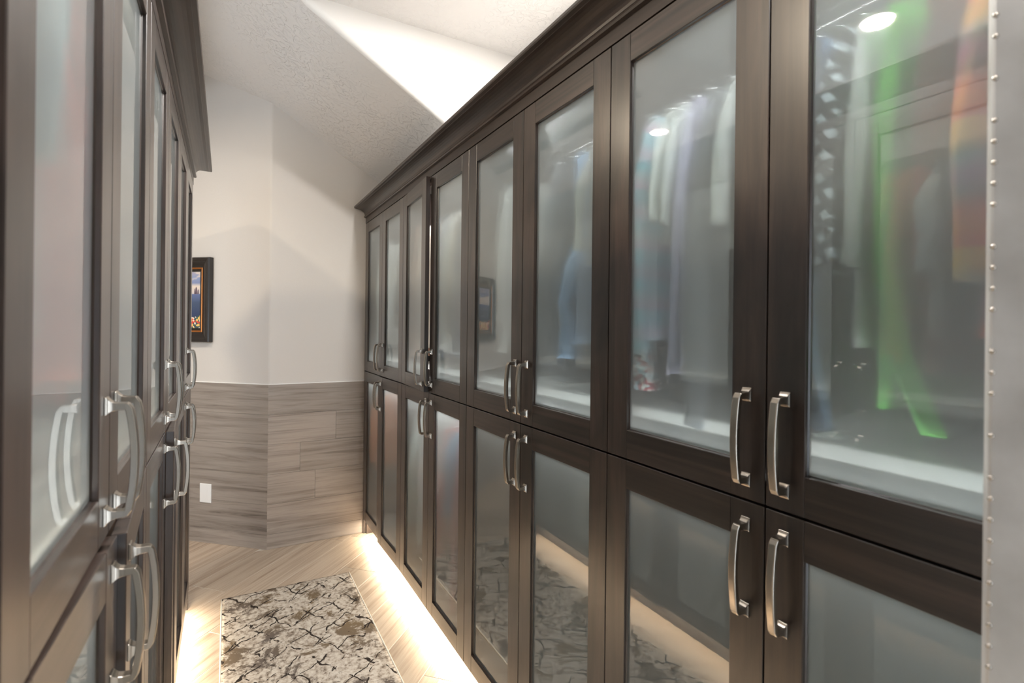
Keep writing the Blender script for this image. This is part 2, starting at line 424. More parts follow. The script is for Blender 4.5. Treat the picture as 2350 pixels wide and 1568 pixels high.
def door_meshes(w, h, tag):
    """door in local axes: x 0..w from the hinge, y 0 (front) .. DT, z 0..h"""
    def frame(sx):
        mb = MB()
        X = lambda a, b: (min(a * sx, b * sx), max(a * sx, b * sx))
        x0, x1 = X(0, STILE); mb.box(x0, x1, 0, DT, 0, h, 0)
        x0, x1 = X(w - STILE, w); mb.box(x0, x1, 0, DT, 0, h, 0)
        x0, x1 = X(STILE, w - STILE); mb.box(x0, x1, 0.0002, DT, 0, STILE - 0.001, 1); mb.box(x0, x1, 0.0002, DT, h - STILE + 0.001, h, 1)
        return mb.mesh('door_frame', bevel=0.0012)
    def pane(sx):
        mb = MB(); x0, x1 = sorted(((STILE - 0.006) * sx, (w - STILE + 0.006) * sx))
        mb.box(x0, x1, 0.0105, 0.0145, STILE - 0.006, h - STILE + 0.006)
        return mb.mesh('pane')
    def bead(sx):
        mb = MB(); x0, x1 = sorted((STILE * sx, (w - STILE) * sx)); b = 0.0022; z0, z1 = STILE - 0.001, h - STILE + 0.001
        o = [(x0, z0), (x1, z0), (x1, z1), (x0, z1)]; i = [(x0 + b, z0 + b), (x1 - b, z0 + b), (x1 - b, z1 - b), (x0 + b, z1 - b)]
        for k in range(4):
            q = (k + 1) % 4
            mb.add([(o[k][0], 0.0075, o[k][1]), (o[q][0], 0.0075, o[q][1]), (i[q][0], 0.0104, i[q][1]), (i[k][0], 0.0104, i[k][1]),
                    (o[k][0], 0.0104, o[k][1]), (o[q][0], 0.0104, o[q][1])], [(0, 1, 2, 3), (0, 4, 5, 1), (4, 3, 2, 5), (0, 3, 4), (1, 5, 2)])
        return mb.mesh('glazing_bead')
    return {s: (frame(s), pane(s), bead(s)) for s in (1, -1)}

def handle_mesh(L=0.192):
    """bow pull: two flared feet and a slightly bowed flat bar, standing off -y; centred on z"""
    mb = MB(); hz = L / 2
    def rect(cx, cz, y, w, h): return [(cx - w / 2, y, cz - h / 2), (cx + w / 2, y, cz - h / 2), (cx + w / 2, y, cz + h / 2), (cx - w / 2, y, cz + h / 2)]
    for s in (-1, 1):
        c = s * (hz - 0.0135)
        mb.loft([rect(0, c, 0, 0.0195, 0.028), rect(0, c, -0.003, 0.0192, 0.027), rect(0, c - s * 0.0005, -0.006, 0.0172, 0.020), rect(0, c - s * 0.001, -0.010, 0.0158, 0.0142),
                 rect(0, c - s * 0.0012, -0.016, 0.0150, 0.0115), rect(0, c - s * 0.0012, -0.024, 0.0148, 0.0108), rect(0, c - s * 0.0014, -0.029, 0.0148, 0.0105)])
    rings = []; zt = hz - 0.0105; n = 22
    for i in range(n + 1):
        u = -1 + 2 * i / n; z = u * zt; y = -0.029 - 0.0085 * (1 - u * u)
        e = 0.0036 * max(0, (abs(u) - 0.93) / 0.07)
        w = 0.0152; t = 0.0102
        rings.append([(-w / 2, y + t / 2, z), (-w / 2, y - t / 2 + e + 0.0012, z), (-w / 2 + 0.0015, y - t / 2 + e, z), (w / 2 - 0.0015, y - t / 2 + e, z), (w / 2, y - t / 2 + e + 0.0012, z), (w / 2, y + t / 2, z)])
    mb.loft(rings)
    return mb.mesh('handle', bevel=0.0007)
HANDLE = handle_mesh()
HANDLE.materials.append(M_NICKEL)

def cabinet(label, cx, y, rotz, w, swings, meshes_u, meshes_l, dw, end_lo=False, end_hi=False, low=0.3, tint=(1.0, 0.97, 0.93)):
    """local x along the run, front at y=0 facing -y; swings: (upper a, upper b, lower a, lower b) in degrees"""
    t = thing('wardrobe_cabinet', label, 'wardrobe', (cx, y, 0), rotz, 'frosted glass wardrobe cabinets')
    hw = w / 2; dep = 0.495; fy = DT + 0.002
    mb = MB(); T = 0.018
    mb.box(-hw + 0.0005, -hw + T, fy, dep, 0.104 if not end_lo else 0.0, 2.325)
    put('side_panel', mb.mesh('side_panel', bevel=0.0006), [M_STILE], t)
    mb = MB(); mb.box(hw - T, hw - 0.0005, fy, dep, 0.104 if not end_hi else 0.0, 2.325)
    put('side_panel', mb.mesh('side_panel', bevel=0.0006), [M_STILE], t)
    mb = MB(); mb.box(-hw + T, hw - T, dep - 0.012, dep, 0.104, 2.325); put('back_panel', mb.mesh('back_panel'), [M_CARC], t)
    mb = MB(); mb.box(-hw + T, hw - T, fy, dep - 0.012, 0.104, 0.122); put('bottom_panel', mb.mesh('bottom_panel'), [M_CARC], t)
    mb = MB(); mb.box(-hw + T, hw - T, fy, dep - 0.012, 2.305, 2.325); put('top_panel', mb.mesh('top_panel'), [M_CARC], t)
    mb = MB(); mb.box(-hw + T, hw - T, fy + 0.045, dep - 0.012, 1.2935, 1.320); put('shelf', mb.mesh('shelf', bevel=0.001), [M_SHELF], t)
    mb = MB(); mb.box(-hw + T, hw - T, fy, fy + 0.02, 2.262, 2.305); put('top_rail', mb.mesh('top_rail'), [M_RAIL], t)
    mb = MB(); mb.box(-hw + T, hw - T, fy, fy + 0.02, 1.172, 1.215); put('middle_rail', mb.mesh('middle_rail'), [M_RAIL], t)
    mb = MB(); mb.box(-hw + T * end_lo, hw - T * end_hi, 0.075, 0.09, 0.0, 0.103); put('toe_board', mb.mesh('toe_board'), [M_TOE], t)
    for zr in (2.19, 1.12):
        mb = MB(); mb.tube([(-hw + T, 0.26, zr), (hw - T, 0.26, zr)], 0.013, 12); put('hanging_rod', mb.mesh('hanging_rod', smooth=True), [M_HANGER], t)
    # added lamps and profiles behind the rails brighten the clothes, hidden from the aisle
    for zl, dz, pw in ((2.296, -1, FILL_UP), (1.226, 1, FILL_MID), (1.165, -1, low)):
        mb = MB(); mb.box(-hw + T, hw - T, fy + 0.0205, fy + 0.032, zl - 0.004, zl + 0.004)
        put('added_light_profile', mb.mesh('added_light_profile'), [M_TRIMRING], t)
        lo = lamp('clothes_fill_lamp', (0, fy + 0.0265, zl + dz * 0.006), pw, tint, w - 0.06, 'RECTANGLE', 0.010)
        lo.rotation_euler = Vector((0, 0.12, dz)).to_track_quat('-Z', 'Y').to_euler(); lo.parent = t
    for k, (sx, z0, ms) in enumerate(((1, Z_SPLIT + 0.002, meshes_u), (-1, Z_SPLIT + 0.002, meshes_u), (1, Z_BOT, meshes_l), (-1, Z_BOT, meshes_l))):
        fr, pn, bd = ms[sx]
        a = math.radians(swings[k])
        d = put('door', fr, [M_STILE, M_RAIL], t, (-sx * (hw - 0.0015), 0, z0), (0, 0, -sx * a))
        put('pane', pn, [M_GLASS], d, label='satin etched glass pane')
        put('glazing_bead', bd, [M_STILE], d)
        hz = (1.317 if k < 2 else 1.066) - z0
        hdl = bpy.data.objects.new('handle', HANDLE); COL.objects.link(hdl); hdl.parent = d
        hdl.location = (sx * (dw - 0.0375), 0, hz); hdl['label'] = 'satin nickel bow pull'
    return t

WR, WL = 0.914, 0.880
HU = Z_TOP - Z_SPLIT - 0.004; HL = Z_SPLIT - Z_BOT - 0.003
dwr, dwl = WR / 2 - 0.003, WL / 2 - 0.003
RU, RL_ = door_meshes(dwr, HU, 'ru'), door_meshes(dwr, HL, 'rl')
LU, LL = door_meshes(dwl, HU, 'lu'), door_meshes(dwl, HL, 'll')
XF = 0.884
YR = [3.3485, 2.4345, 1.5205, 0.6065]
# local x of the right run points to the camera (-y): door a is the far one
labs = ['wardrobe cabinet farthest back in the right row, touching the tiled far wall',
        'right-row wardrobe cabinet second from the far wall, its upper left door ajar',
        'right-row wardrobe cabinet with the light blue shirt, second nearest the camera',
        'nearest wardrobe cabinet of the right row, green garment behind its glass']
sw = [(0, 0, 0, 1.5), (3.3, 0, 0, 0), (0, 0, 0, 0), (0, 0, 0, 0)]
for i, y in enumerate(YR):
    cabinet(labs[i], XF, y, -PI / 2, WR, sw[i], RU, RL_, dwr, end_lo=(i == 0), end_hi=(i == 3), low=(1.6, 1.6, 0.4, 0.25)[i])
YL = [1.0045, 1.889, 2.769]
labs = ['nearest wardrobe cabinet of the left row, its lower doors ajar',
        'middle wardrobe cabinet of the left row between two others',
        'last wardrobe cabinet of the left row, at its open end by the framed picture']
swl = [(0, 0, 1.5, 3.0), (0, 0, 0, 2.8), (0, 0, 0, 0)]
LT = math.atan(0.003)
def xl(y): return -(0.156 + 0.003 * y)
for i, y in enumerate(YL):
    w_ = 0.889 if i == 0 else WL
    ms = (door_meshes(w_ / 2 - 0.003, HU, 'lu'), door_meshes(w_ / 2 - 0.003, HL, 'll')) if i == 0 else (LU, LL)
    cabinet(labs[i], xl(y), y, PI / 2 + LT, w_, swl[i], ms[0], ms[1], w_ / 2 - 0.003, end_lo=(i == 0), end_hi=(i == 2), low=0.8, tint=(1.0, 0.86, 0.70))
# far end panel of the left row
mb = MB(); mb.box(-0.66, xl(3.22) - 0.004, 3.2115, 3.262, 0, 2.325)
put('end_panel', mb.mesh('end_panel', bevel=0.001), M_STILE, label='dark wood end panel closing the left row by the angled wall', category='panel')
# far filler strip on the right row beside the wall
mb = MB(); mb.box(XF + 0.003, 1.37, 3.8065, 3.8215, 0, 2.325)
put('filler_panel', mb.mesh('filler_panel', bevel=0.001), M_STILE, label='narrow dark wood filler panel between right row and tiled wall', category='panel')

# crown mouldings: frieze + nose bead + cove, swept along each row
def crown_prof():
    # (out from the door plane, z) ; positive = towards the aisle
    p = [(-0.022, 2.276), (0.0, 2.276), (0.0, 2.316), (0.011, 2.318), (0.013, 2.324), (0.011, 2.330), (0.006, 2.333), (0.008, 2.336)]
    for i in range(1, 9):
        a = i / 8 * PI / 2
        p.append((0.008 + 0.060 * (1 - math.cos(a)), 2.336 + 0.040 * math.sin(a)))
    p += [(0.070, 2.377), (0.082, 2.379), (0.084, 2.384), (0.084, 2.392), (0.080, 2.395), (-0.022, 2.395)]
    return p
PR = crown_prof()
def miter(out_pts):
    return out_pts
mb = MB()
mb.loft([[(XF - o, 0.13, z) for o, z in PR], [(XF - o, 3.8215, z) for o, z in PR]])
put('trim_2', mb.mesh('trim_2'), M_CROWN, kind='structure')
mb = MB()
YE = 3.262
def rr(x0, o, z, y): return (xl(y) + o, y, z)
mb.loft([[(xl(0.45) + o, 0.45, z) for o, z in PR], [(xl(YE) + o, YE + max(o, 0), z) for o, z in PR], [(-0.66, YE + max(o, 0) + min(o, 0), z) for o, z in PR]])
put('trim_3', mb.mesh('trim_3'), M_CROWN, kind='structure')

# LED strips under the rows
for nm, x, y0, y1, lab in (('r', 0.925, 0.18, 3.79, 'glowing light strip under the right row of cabinets'), ('l', -0.205, 0.60, 3.18, 'glowing light strip under the left row of cabinets')):
    t = thing('light_strip', lab, 'light strip', (x, (y0 + y1) / 2, 0.104))
    mb = MB(); mb.box(-0.008, 0.008, -(y1 - y0) / 2, (y1 - y0) / 2, -0.003, 0); put('channel', mb.mesh('channel'), M_TRIMRING, t)
    mb = MB(); mb.box(-0.005, 0.005, -(y1 - y0) / 2, (y1 - y0) / 2, -0.0048, -0.0031); put('diffuser', mb.mesh('diffuser'), M_LED, t)

# ------------------------------------------------------------------ rug
def rug_material():
    m, nt, p = principled('distressed_rug', (0.6, 0.55, 0.48), 0.95, spec=0.1)
    L = nt.links; tc = N(nt, 'ShaderNodeTexCoord')
    n1 = N(nt, 'ShaderNodeTexNoise'); n1.inputs['Scale'].default_value = 6.0; n1.inputs['Detail'].default_value = 13; n1.inputs['Roughness'].default_value = 0.74; n1.inputs['Distortion'].default_value = 0.6
    L.new(tc.outputs['Object'], n1.inputs['Vector'])
    base = ramp(nt, [(0.30, (0.16, 0.125, 0.095)), (0.42, (0.40, 0.335, 0.27)), (0.52, (0.52, 0.45, 0.375)), (0.66, (0.60, 0.54, 0.46))])
    n0 = N(nt, 'ShaderNodeTexNoise'); n0.inputs['Scale'].default_value = 60; n0.inputs['Detail'].default_value = 5
    L.new(tc.outputs['Object'], n0.inputs['Vector']); L.new(n0.outputs['Fac'], base.inputs[0])
    patch = ramp(nt, [(0.515, (0, 0, 0)), (0.565, (1, 1, 1))]); L.new(n1.outputs['Fac'], patch.inputs[0])
    mx = N(nt, 'ShaderNodeMixRGB'); L.new(patch.outputs[0], mx.inputs[0]); L.new(base.outputs[0], mx.inputs[1])
    n2 = N(nt, 'ShaderNodeTexNoise'); n2.inputs['Scale'].default_value = 1.8; n2.inputs['Detail'].default_value = 2
    L.new(tc.outputs['Object'], n2.inputs['Vector'])
    pc = ramp(nt, [(0.40, (0.13, 0.105, 0.088)), (0.62, (0.20, 0.14, 0.08))]); L.new(n2.outputs['Fac'], pc.inputs[0]); L.new(pc.outputs[0], mx.inputs[2])
    # dark broken crackle lines: two skewed families plus noise breaks
    nd = N(nt, 'ShaderNodeTexNoise'); nd.inputs['Scale'].default_value = 9; nd.inputs['Detail'].default_value = 4; L.new(tc.outputs['Object'], nd.inputs['Vector'])
    vm = N(nt, 'ShaderNodeVectorMath', operation='MULTIPLY_ADD'); vm.inputs[1].default_value = (0.10, 0.10, 0); L.new(nd.outputs['Color'], vm.inputs[0]); L.new(tc.outputs['Object'], vm.inputs[2])
    prev = None
    for rz, sc, th in ((0.95, 9.5, 0.034), (-0.55, 8.6, 0.034), (0.70, 5.6, 0.02)):
        mp = N(nt, 'ShaderNodeMapping'); mp.inputs['Rotation'].default_value = (0, 0, rz); mp.inputs['Scale'].default_value = (sc, sc, sc); L.new(vm.outputs[0], mp.inputs['Vector'])
        sp = N(nt, 'ShaderNodeSeparateXYZ'); L.new(mp.outputs[0], sp.inputs[0])
        fr = N(nt, 'ShaderNodeMath', operation='FRACT'); L.new(sp.outputs[0], fr.inputs[0])
        s5 = N(nt, 'ShaderNodeMath', operation='SUBTRACT'); s5.inputs[1].default_value = 0.5; L.new(fr.outputs[0], s5.inputs[0])
        ab = N(nt, 'ShaderNodeMath', operation='ABSOLUTE'); L.new(s5.outputs[0], ab.inputs[0])
        lt = N(nt, 'ShaderNodeMath', operation='LESS_THAN'); lt.inputs[1].default_value = th; L.new(ab.outputs[0], lt.inputs[0])
        if prev:
            mxm = N(nt, 'ShaderNodeMath', operation='MAXIMUM'); L.new(prev, mxm.inputs[0]); L.new(lt.outputs[0], mxm.inputs[1]); prev = mxm.outputs[0]
        else: prev = lt.outputs[0]
    nb = N(nt, 'ShaderNodeTexNoise'); nb.inputs['Scale'].default_value = 7.5; nb.inputs['Detail'].default_value = 7; nb.inputs['Roughness'].default_value = 0.7
    mpb = N(nt, 'ShaderNodeMapping'); mpb.inputs['Location'].default_value = (3.1, 7.7, 0); L.new(tc.outputs['Object'], mpb.inputs['Vector']); L.new(mpb.outputs[0], nb.inputs['Vector'])
    rb = ramp(nt, [(0.475, (0, 0, 0)), (0.50, (1, 1, 1))]); L.new(nb.outputs['Fac'], rb.inputs[0])
    mu = N(nt, 'ShaderNodeMath', operation='MULTIPLY'); L.new(prev, mu.inputs[0]); L.new(rb.outputs[0], mu.inputs[1])
    mx2 = N(nt, 'ShaderNodeMixRGB'); L.new(mu.outputs[0], mx2.inputs[0]); L.new(mx.outputs[0], mx2.inputs[1]); mx2.inputs[2].default_value = (0.035, 0.027, 0.022, 1)
    L.new(mx2.outputs[0], p.inputs['Base Color'])
    bump(nt, p, n0.outputs['Fac'], 0.35, 0.004)
    return m
RX0, RX1, RY0, RY1 = -0.014, 0.671, 0.95, 3.232
t = thing('rug', 'cream and brown distressed runner rug on the plank floor', 'rug', ((RX0 + RX1) / 2, (RY0 + RY1) / 2, 0.0))
hx, hy = (RX1 - RX0) / 2, (RY1 - RY0) / 2
mb = MB(); nx, ny = 40, 120; vs = []; fs = []
for j in range(ny + 1):
    for i in range(nx + 1):
        x = -hx + 0.004 + (2 * hx - 0.008) * i / nx; y = -hy + 2 * hy * j / ny
        if j == ny: y += random.uniform(-0.004, 0.003)
        vs.append((x, y, 0.0085 + random.uniform(-0.0008, 0.0008)))
for j in range(ny):
    for i in range(nx): a = j * (nx + 1) + i; fs.append((a, a + 1, a + nx + 2, a + nx + 1))
mb.add(vs, fs)
per = [i for i in range(nx + 1)] + [(j + 1) * (nx + 1) + nx for j in range(ny)] + [ny * (nx + 1) + nx - 1 - i for i in range(nx)] + [(ny - 1 - j) * (nx + 1) for j in range(ny - 1)]
b = len(mb.v)
mb.v += [(mb.v[k][0], mb.v[k][1], 0.001) for k in per]
for q in range(len(per)):
    r_ = (q + 1) % len(per); mb.f.append((per[q], b + q, b + r_, per[r_])); mb.m.append(0)
put('pile', mb.mesh('pile', smooth=True), rug_material(), t)
M_BIND, _, _ = principled('rug_binding', (0.70, 0.64, 0.55), 0.9)
for s in (-1, 1):
    mb = MB(); mb.tube([(s * (hx - 0.002), -hy + 2 * hy * k / 40, 0.0055) for k in range(41)], 0.0045, 8)
    put('binding', mb.mesh('binding', smooth=True), M_BIND, t)

# ------------------------------------------------------------------ picture and cover plate on the angled wall
def on_angled(s, z, off=0.0): return Vector((CX, CY, z)) + ADIR * s + ANOR * off
S0, S1, PZ0, PZ1 = 0.451, 0.98, CH - 0.126, CH + 0.4625
pc = (S0 + S1) / 2; pz = (PZ0 + PZ1) / 2
t = thing('framed_picture', 'seascape painting in a wide black and gold frame on angled wall', 'picture', on_angled(pc, pz, 0.0), AANG)
hw, hh = (S1 - S0) / 2, (PZ1 - PZ0) / 2
def frame_ring(prof, mat, name):
    """prof: (inset, out) pairs swept round the rectangle; local +y is the room side"""
    mb = MB(); rings = []
    for sx, sz in ((-1, -1), (1, -1), (1, 1), (-1, 1), (-1, -1)):
        rings.append([(sx * (hw - i), o, sz * (hh - i)) for i, o in prof])
    mb.loft(rings, cap=False); put(name, mb.mesh(name), mat, t)
frame_ring([(0.0, 0.003), (0.0, 0.036), (0.006, 0.042), (0.020, 0.043), (0.026, 0.038), (0.032, 0.037), (0.050, 0.030), (0.062, 0.022), (0.070, 0.021), (0.070, 0.004)], M_FRAME, 'frame')
frame_ring([(0.0695, 0.006), (0.0695, 0.0235), (0.075, 0.025), (0.080, 0.021), (0.082, 0.006)], M_GOLD, 'gilt_slip')
frame_ring([(0.0815, 0.006), (0.0815, 0.019), (0.097, 0.014), (0.097, 0.006)], M_FRAME, 'liner')
def canvas_mat():
    m, nt, p = principled('seascape', (0.3, 0.3, 0.4), 0.6); L = nt.links
    tc = N(nt, 'ShaderNodeTexCoord'); sp = N(nt, 'ShaderNodeSeparateXYZ'); L.new(tc.outputs['Generated'], sp.inputs[0])
    r = ramp(nt, [(0.0, (0.03, 0.05, 0.08)), (0.25, (0.03, 0.05, 0.12)), (0.45, (0.06, 0.09, 0.16)), (0.60, (0.12, 0.16, 0.33)), (0.612, (0.62, 0.56, 0.56)), (0.74, (0.80, 0.68, 0.58)), (0.80, (0.22, 0.27, 0.45)), (0.9, (0.26, 0.32, 0.52)), (1.0, (0.42, 0.38, 0.47))])
    L.new(sp.outputs[2], r.inputs[0])
    mp = N(nt, 'ShaderNodeMapping'); mp.inputs['Scale'].default_value = (9, 1, 22); L.new(tc.outputs['Object'], mp.inputs['Vector'])
    n = N(nt, 'ShaderNodeTexNoise'); n.inputs['Scale'].default_value = 1.0; n.inputs['Detail'].default_value = 4; L.new(mp.outputs[0], n.inputs['Vector'])
    cr_ = ramp(nt, [(0.52, (0, 0, 0)), (0.62, (1, 1, 1))]); L.new(n.outputs['Fac'], cr_.inputs[0])
    sk = N(nt, 'ShaderNodeMath', operation='GREATER_THAN'); sk.inputs[1].default_value = 0.64; L.new(sp.outputs[2], sk.inputs[0])
    mk = N(nt, 'ShaderNodeMath', operation='MULTIPLY'); L.new(cr_.outputs[0], mk.inputs[0]); L.new(sk.outputs[0], mk.inputs[1])
    m1 = N(nt, 'ShaderNodeMixRGB'); L.new(mk.outputs[0], m1.inputs[0]); L.new(r.outputs[0], m1.inputs[1]); m1.inputs[2].default_value = (0.72, 0.63, 0.58, 1)
    v = N(nt, 'ShaderNodeTexVoronoi'); v.inputs['Scale'].default_value = 75; L.new(tc.outputs['Object'], v.inputs['Vector'])
    vr = ramp(nt, [(0.0, (0.75, 0.07, 0.04)), (0.25, (0.85, 0.55, 0.15)), (0.45, (0.06, 0.14, 0.08)), (0.65, (0.85, 0.75, 0.6)), (0.85, (0.04, 0.07, 0.10))]); vr.color_ramp.interpolation = 'CONSTANT'
    sv = N(nt, 'ShaderNodeSeparateColor'); L.new(v.outputs['Color'], sv.inputs[0]); L.new(sv.outputs[0], vr.inputs[0])
    nn = N(nt, 'ShaderNodeTexNoise'); nn.inputs['Scale'].default_value = 22; L.new(tc.outputs['Object'], nn.inputs['Vector'])
    ad = N(nt, 'ShaderNodeMath', operation='MULTIPLY_ADD'); ad.inputs[1].default_value = 0.22; ad.inputs[2].default_value = 0.10; L.new(nn.outputs['Fac'], ad.inputs[0])
    fl = N(nt, 'ShaderNodeMath', operation='LESS_THAN'); L.new(sp.outputs[2], fl.inputs[0]); L.new(ad.outputs[0], fl.inputs[1])
    m2 = N(nt, 'ShaderNodeMixRGB'); L.new(fl.outputs[0], m2.inputs[0]); L.new(m1.outputs[0], m2.inputs[1]); L.new(vr.outputs[0], m2.inputs[2])
    L.new(m2.outputs[0], p.inputs['Base Color']); return m
mb = MB(); mb.box(-hw + 0.0965, hw - 0.0965, 0.004, 0.009, -hh + 0.0965, hh - 0.0965)
put('canvas', mb.mesh('canvas'), canvas_mat(), t)
# painted sea stacks, a thin relief on the canvas near its right edge
mb = MB()
zr = -hh + 0.0965 + 0.605 * (2 * hh - 0.193); xr_ = -hw + 0.0965
for ox, w_, h_ in ((0.022, 0.012, 0.034), (0.038, 0.016, 0.052), (0.050, 0.008, 0.040)):
    mb.add([(xr_ + ox - w_ / 2, 0.0091, zr), (xr_ + ox + w_ / 2, 0.0091, zr), (xr_ + ox + w_ * 0.32, 0.0091, zr + h_ * 0.7), (xr_ + ox, 0.0091, zr + h_), (xr_ + ox - w_ * 0.34, 0.0091, zr + h_ * 0.75),
            (xr_ + ox - w_ / 2, 0.0098, zr), (xr_ + ox + w_ / 2, 0.0098, zr), (xr_ + ox + w_ * 0.32, 0.0098, zr + h_ * 0.7), (xr_ + ox, 0.0098, zr + h_), (xr_ + ox - w_ * 0.34, 0.0098, zr + h_ * 0.75)],
           [(0, 1, 2, 3, 4), (9, 8, 7, 6, 5), (0, 5, 6, 1), (1, 6, 7, 2), (2, 7, 8, 3), (3, 8, 9, 4), (4, 9, 5, 0)])
put('painted_rocks', mb.mesh('painted_rocks'), principled('rock_paint', (0.10, 0.06, 0.09), 0.6)[0], t)

t = thing('cover_plate', 'blank white cover plate on the grey wood-look wall tiles', 'outlet', on_angled(0.488, CH - 1.178, TT), AANG)
mb = MB(); mb.loft([[(sx * a, y, sz * b_) for sx, sz in ((-1, -1), (1, -1), (1, 1), (-1, 1))] for a, b_, y in ((0.047, 0.066, 0.0002), (0.047, 0.066, 0.003), (0.044, 0.063, 0.0065))])
put('plate', mb.mesh('plate', bevel=0.001), M_PLATE, t)
mb = MB(); mb.box(-0.017, 0.017, 0.0066, 0.0074, -0.034, 0.034); put('insert', mb.mesh('insert', bevel=0.0006), M_PLATE, t)
for s in (-1, 1):
    mb = MB(); mb.loft([[(0.003 * math.cos(2 * PI * k / 10), y, s * 0.048 + 0.003 * math.sin(2 * PI * k / 10)) for k in range(10)] for y in (0.0066, 0.0074)])
    put('screw', mb.mesh('screw'), M_PLATE, t)

# ------------------------------------------------------------------ riveted metal-clad door edge beside the camera
M_STEEL, nts, ps = principled('brushed_zinc_sheet', (0.45, 0.43, 0.40), 0.45, 0.5)
tc = N(nts, 'ShaderNodeTexCoord'); nz = N(nts, 'ShaderNodeTexNoise'); nz.inputs['Scale'].default_value = 9; nz.inputs['Detail'].default_value = 6
nts.links.new(tc.outputs['Object'], nz.inputs['Vector'])
rz_ = ramp(nts, [(0.3, (0.44, 0.42, 0.39)), (0.7, (0.68, 0.66, 0.63))]); nts.links.new(nz.outputs['Fac'], rz_.inputs[0]); nts.links.new(rz_.outputs[0], ps.inputs['Base Color'])
dx = 0.062
t = thing('metal_clad_door', 'blurred riveted metal-clad door edge at the right foreground', 'door', (0.6510, 0.2100, 0), -1.128)
mb = MB(); mb.box(0, dx, 0, 0.030, 0.0, 2.30); put('metal_sheet', mb.mesh('metal_sheet', bevel=0.002), M_STEEL, t)
mb = MB(); mb.box(dx + 0.0005, dx + 0.06, 0.004, 0.028, 0.0, 2.30); put('door_leaf', mb.mesh('door_leaf', bevel=0.002), M_STILE, t)
zz = 0.05
mbr = MB(); n = 10
rings = [[(r * math.cos(2 * PI * k / n), y, r * math.sin(2 * PI * k / n)) for k in range(n)] for r, y in ((0.0026, 0.0), (0.0024, -0.0008), (0.0014, -0.0015), (0.0003, -0.0018))]
mbr.loft(rings); RIV = mbr.mesh('rivet', smooth=True); RIV.materials.append(M_NICKEL)
while zz < 2.28:
    o = bpy.data.objects.new('rivet', RIV); COL.objects.link(o); o.parent = t; o.location = (0.0018, 0.0, zz); zz += random.choice((0.0205, 0.0205, 0.0205, 0.041))

#CLOTHES
# ------------------------------------------------------------------ clothes on hangers behind the frosted glass
def cloth(name, color, rough=0.85, kind=None, cols=None, scale=40.0, spec=0.15):
    m, nt, p = principled(name, color, rough, spec=spec); L = nt.links
    p.inputs['Sheen Weight'].default_value = 0.15
    tc = N(nt, 'ShaderNodeTexCoord')
    if kind in ('plaid', 'stripe', 'check', 'weave'):
        sp = N(nt, 'ShaderNodeSeparateXYZ'); L.new(tc.outputs['Object'], sp.inputs[0])
        ad = N(nt, 'ShaderNodeMath', operation='ADD'); L.new(sp.outputs[0], ad.inputs[0]); L.new(sp.outputs[1], ad.inputs[1])
        def wave(src, sc, ph=0.0, th=None):
            a = N(nt, 'ShaderNodeMath', operation='MULTIPLY_ADD'); a.inputs[1].default_value = sc; a.inputs[2].default_value = ph; L.new(src, a.inputs[0])
            f = N(nt, 'ShaderNodeMath', operation='FRACT'); L.new(a.outputs[0], f.inputs[0]); return f.outputs[0]
        if kind == 'stripe':
            r = ramp(nt, [(0.0, cols[0]), (0.55, cols[1])]); r.color_ramp.interpolation = 'CONSTANT'
            L.new(wave(ad.outputs[0], scale), r.inputs[0]); L.new(r.outputs[0], p.inputs['Base Color'])
        elif kind == 'plaid':
            n = len(cols); st = [(i / n, c) for i, c in enumerate(cols)]
            r1 = ramp(nt, st); r2 = ramp(nt, st); 
            L.new(wave(sp.outputs[2], scale), r1.inputs[0]); L.new(wave(ad.outputs[0], scale * 2, 0.3), r2.inputs[0])
            mx = N(nt, 'ShaderNodeMixRGB'); mx.inputs[0].default_value = 0.25; L.new(r1.outputs[0], mx.inputs[1]); L.new(r2.outputs[0], mx.inputs[2]); L.new(mx.outputs[0], p.inputs['Base Color'])
        else:
            mp = N(nt, 'ShaderNodeMapping'); mp.inputs['Rotation'].default_value = (0.5, 0, 0); L.new(tc.outputs['Object'], mp.inputs['Vector'])
            s2 = N(nt, 'ShaderNodeSeparateXYZ'); L.new(mp.outputs[0], s2.inputs[0])
            fa, fb = wave(s2.outputs[2], scale), wave(s2.outputs[1], scale * 1.3)
            ga = N(nt, 'ShaderNodeMath', operation='GREATER_THAN'); ga.inputs[1].default_value = 0.5; L.new(fa, ga.inputs[0])
            gb = N(nt, 'ShaderNodeMath', operation='GREATER_THAN'); gb.inputs[1].default_value = 0.5; L.new(fb, gb.inputs[0])
            mu = N(nt, 'ShaderNodeMath', operation='MULTIPLY'); L.new(ga.outputs[0], mu.inputs[0]); L.new(gb.outputs[0], mu.inputs[1])
            mx = N(nt, 'ShaderNodeMixRGB'); L.new(mu.outputs[0], mx.inputs[0]); mx.inputs[1].default_value = (*cols[0], 1); mx.inputs[2].default_value = (*cols[1], 1)
            out = mx.outputs[0]
            if len(cols) > 2:
                ns = N(nt, 'ShaderNodeTexVoronoi'); ns.inputs['Scale'].default_value = scale * 1.1; L.new(tc.outputs['Object'], ns.inputs['Vector'])
                sc_ = N(nt, 'ShaderNodeSeparateColor'); L.new(ns.outputs['Color'], sc_.inputs[0])
                r = ramp(nt, [(i / len(cols), c) for i, c in enumerate(cols)]); r.color_ramp.interpolation = 'CONSTANT'; L.new(sc_.outputs[0], r.inputs[0]); out = r.outputs[0]
            L.new(out, p.inputs['Base Color'])
    n = N(nt, 'ShaderNodeTexNoise'); n.inputs['Scale'].default_value = 350; L.new(tc.outputs['Object'], n.inputs['Vector'])
    bump(nt, p, n.outputs['Fac'], 0.2, 0.001)
    return m

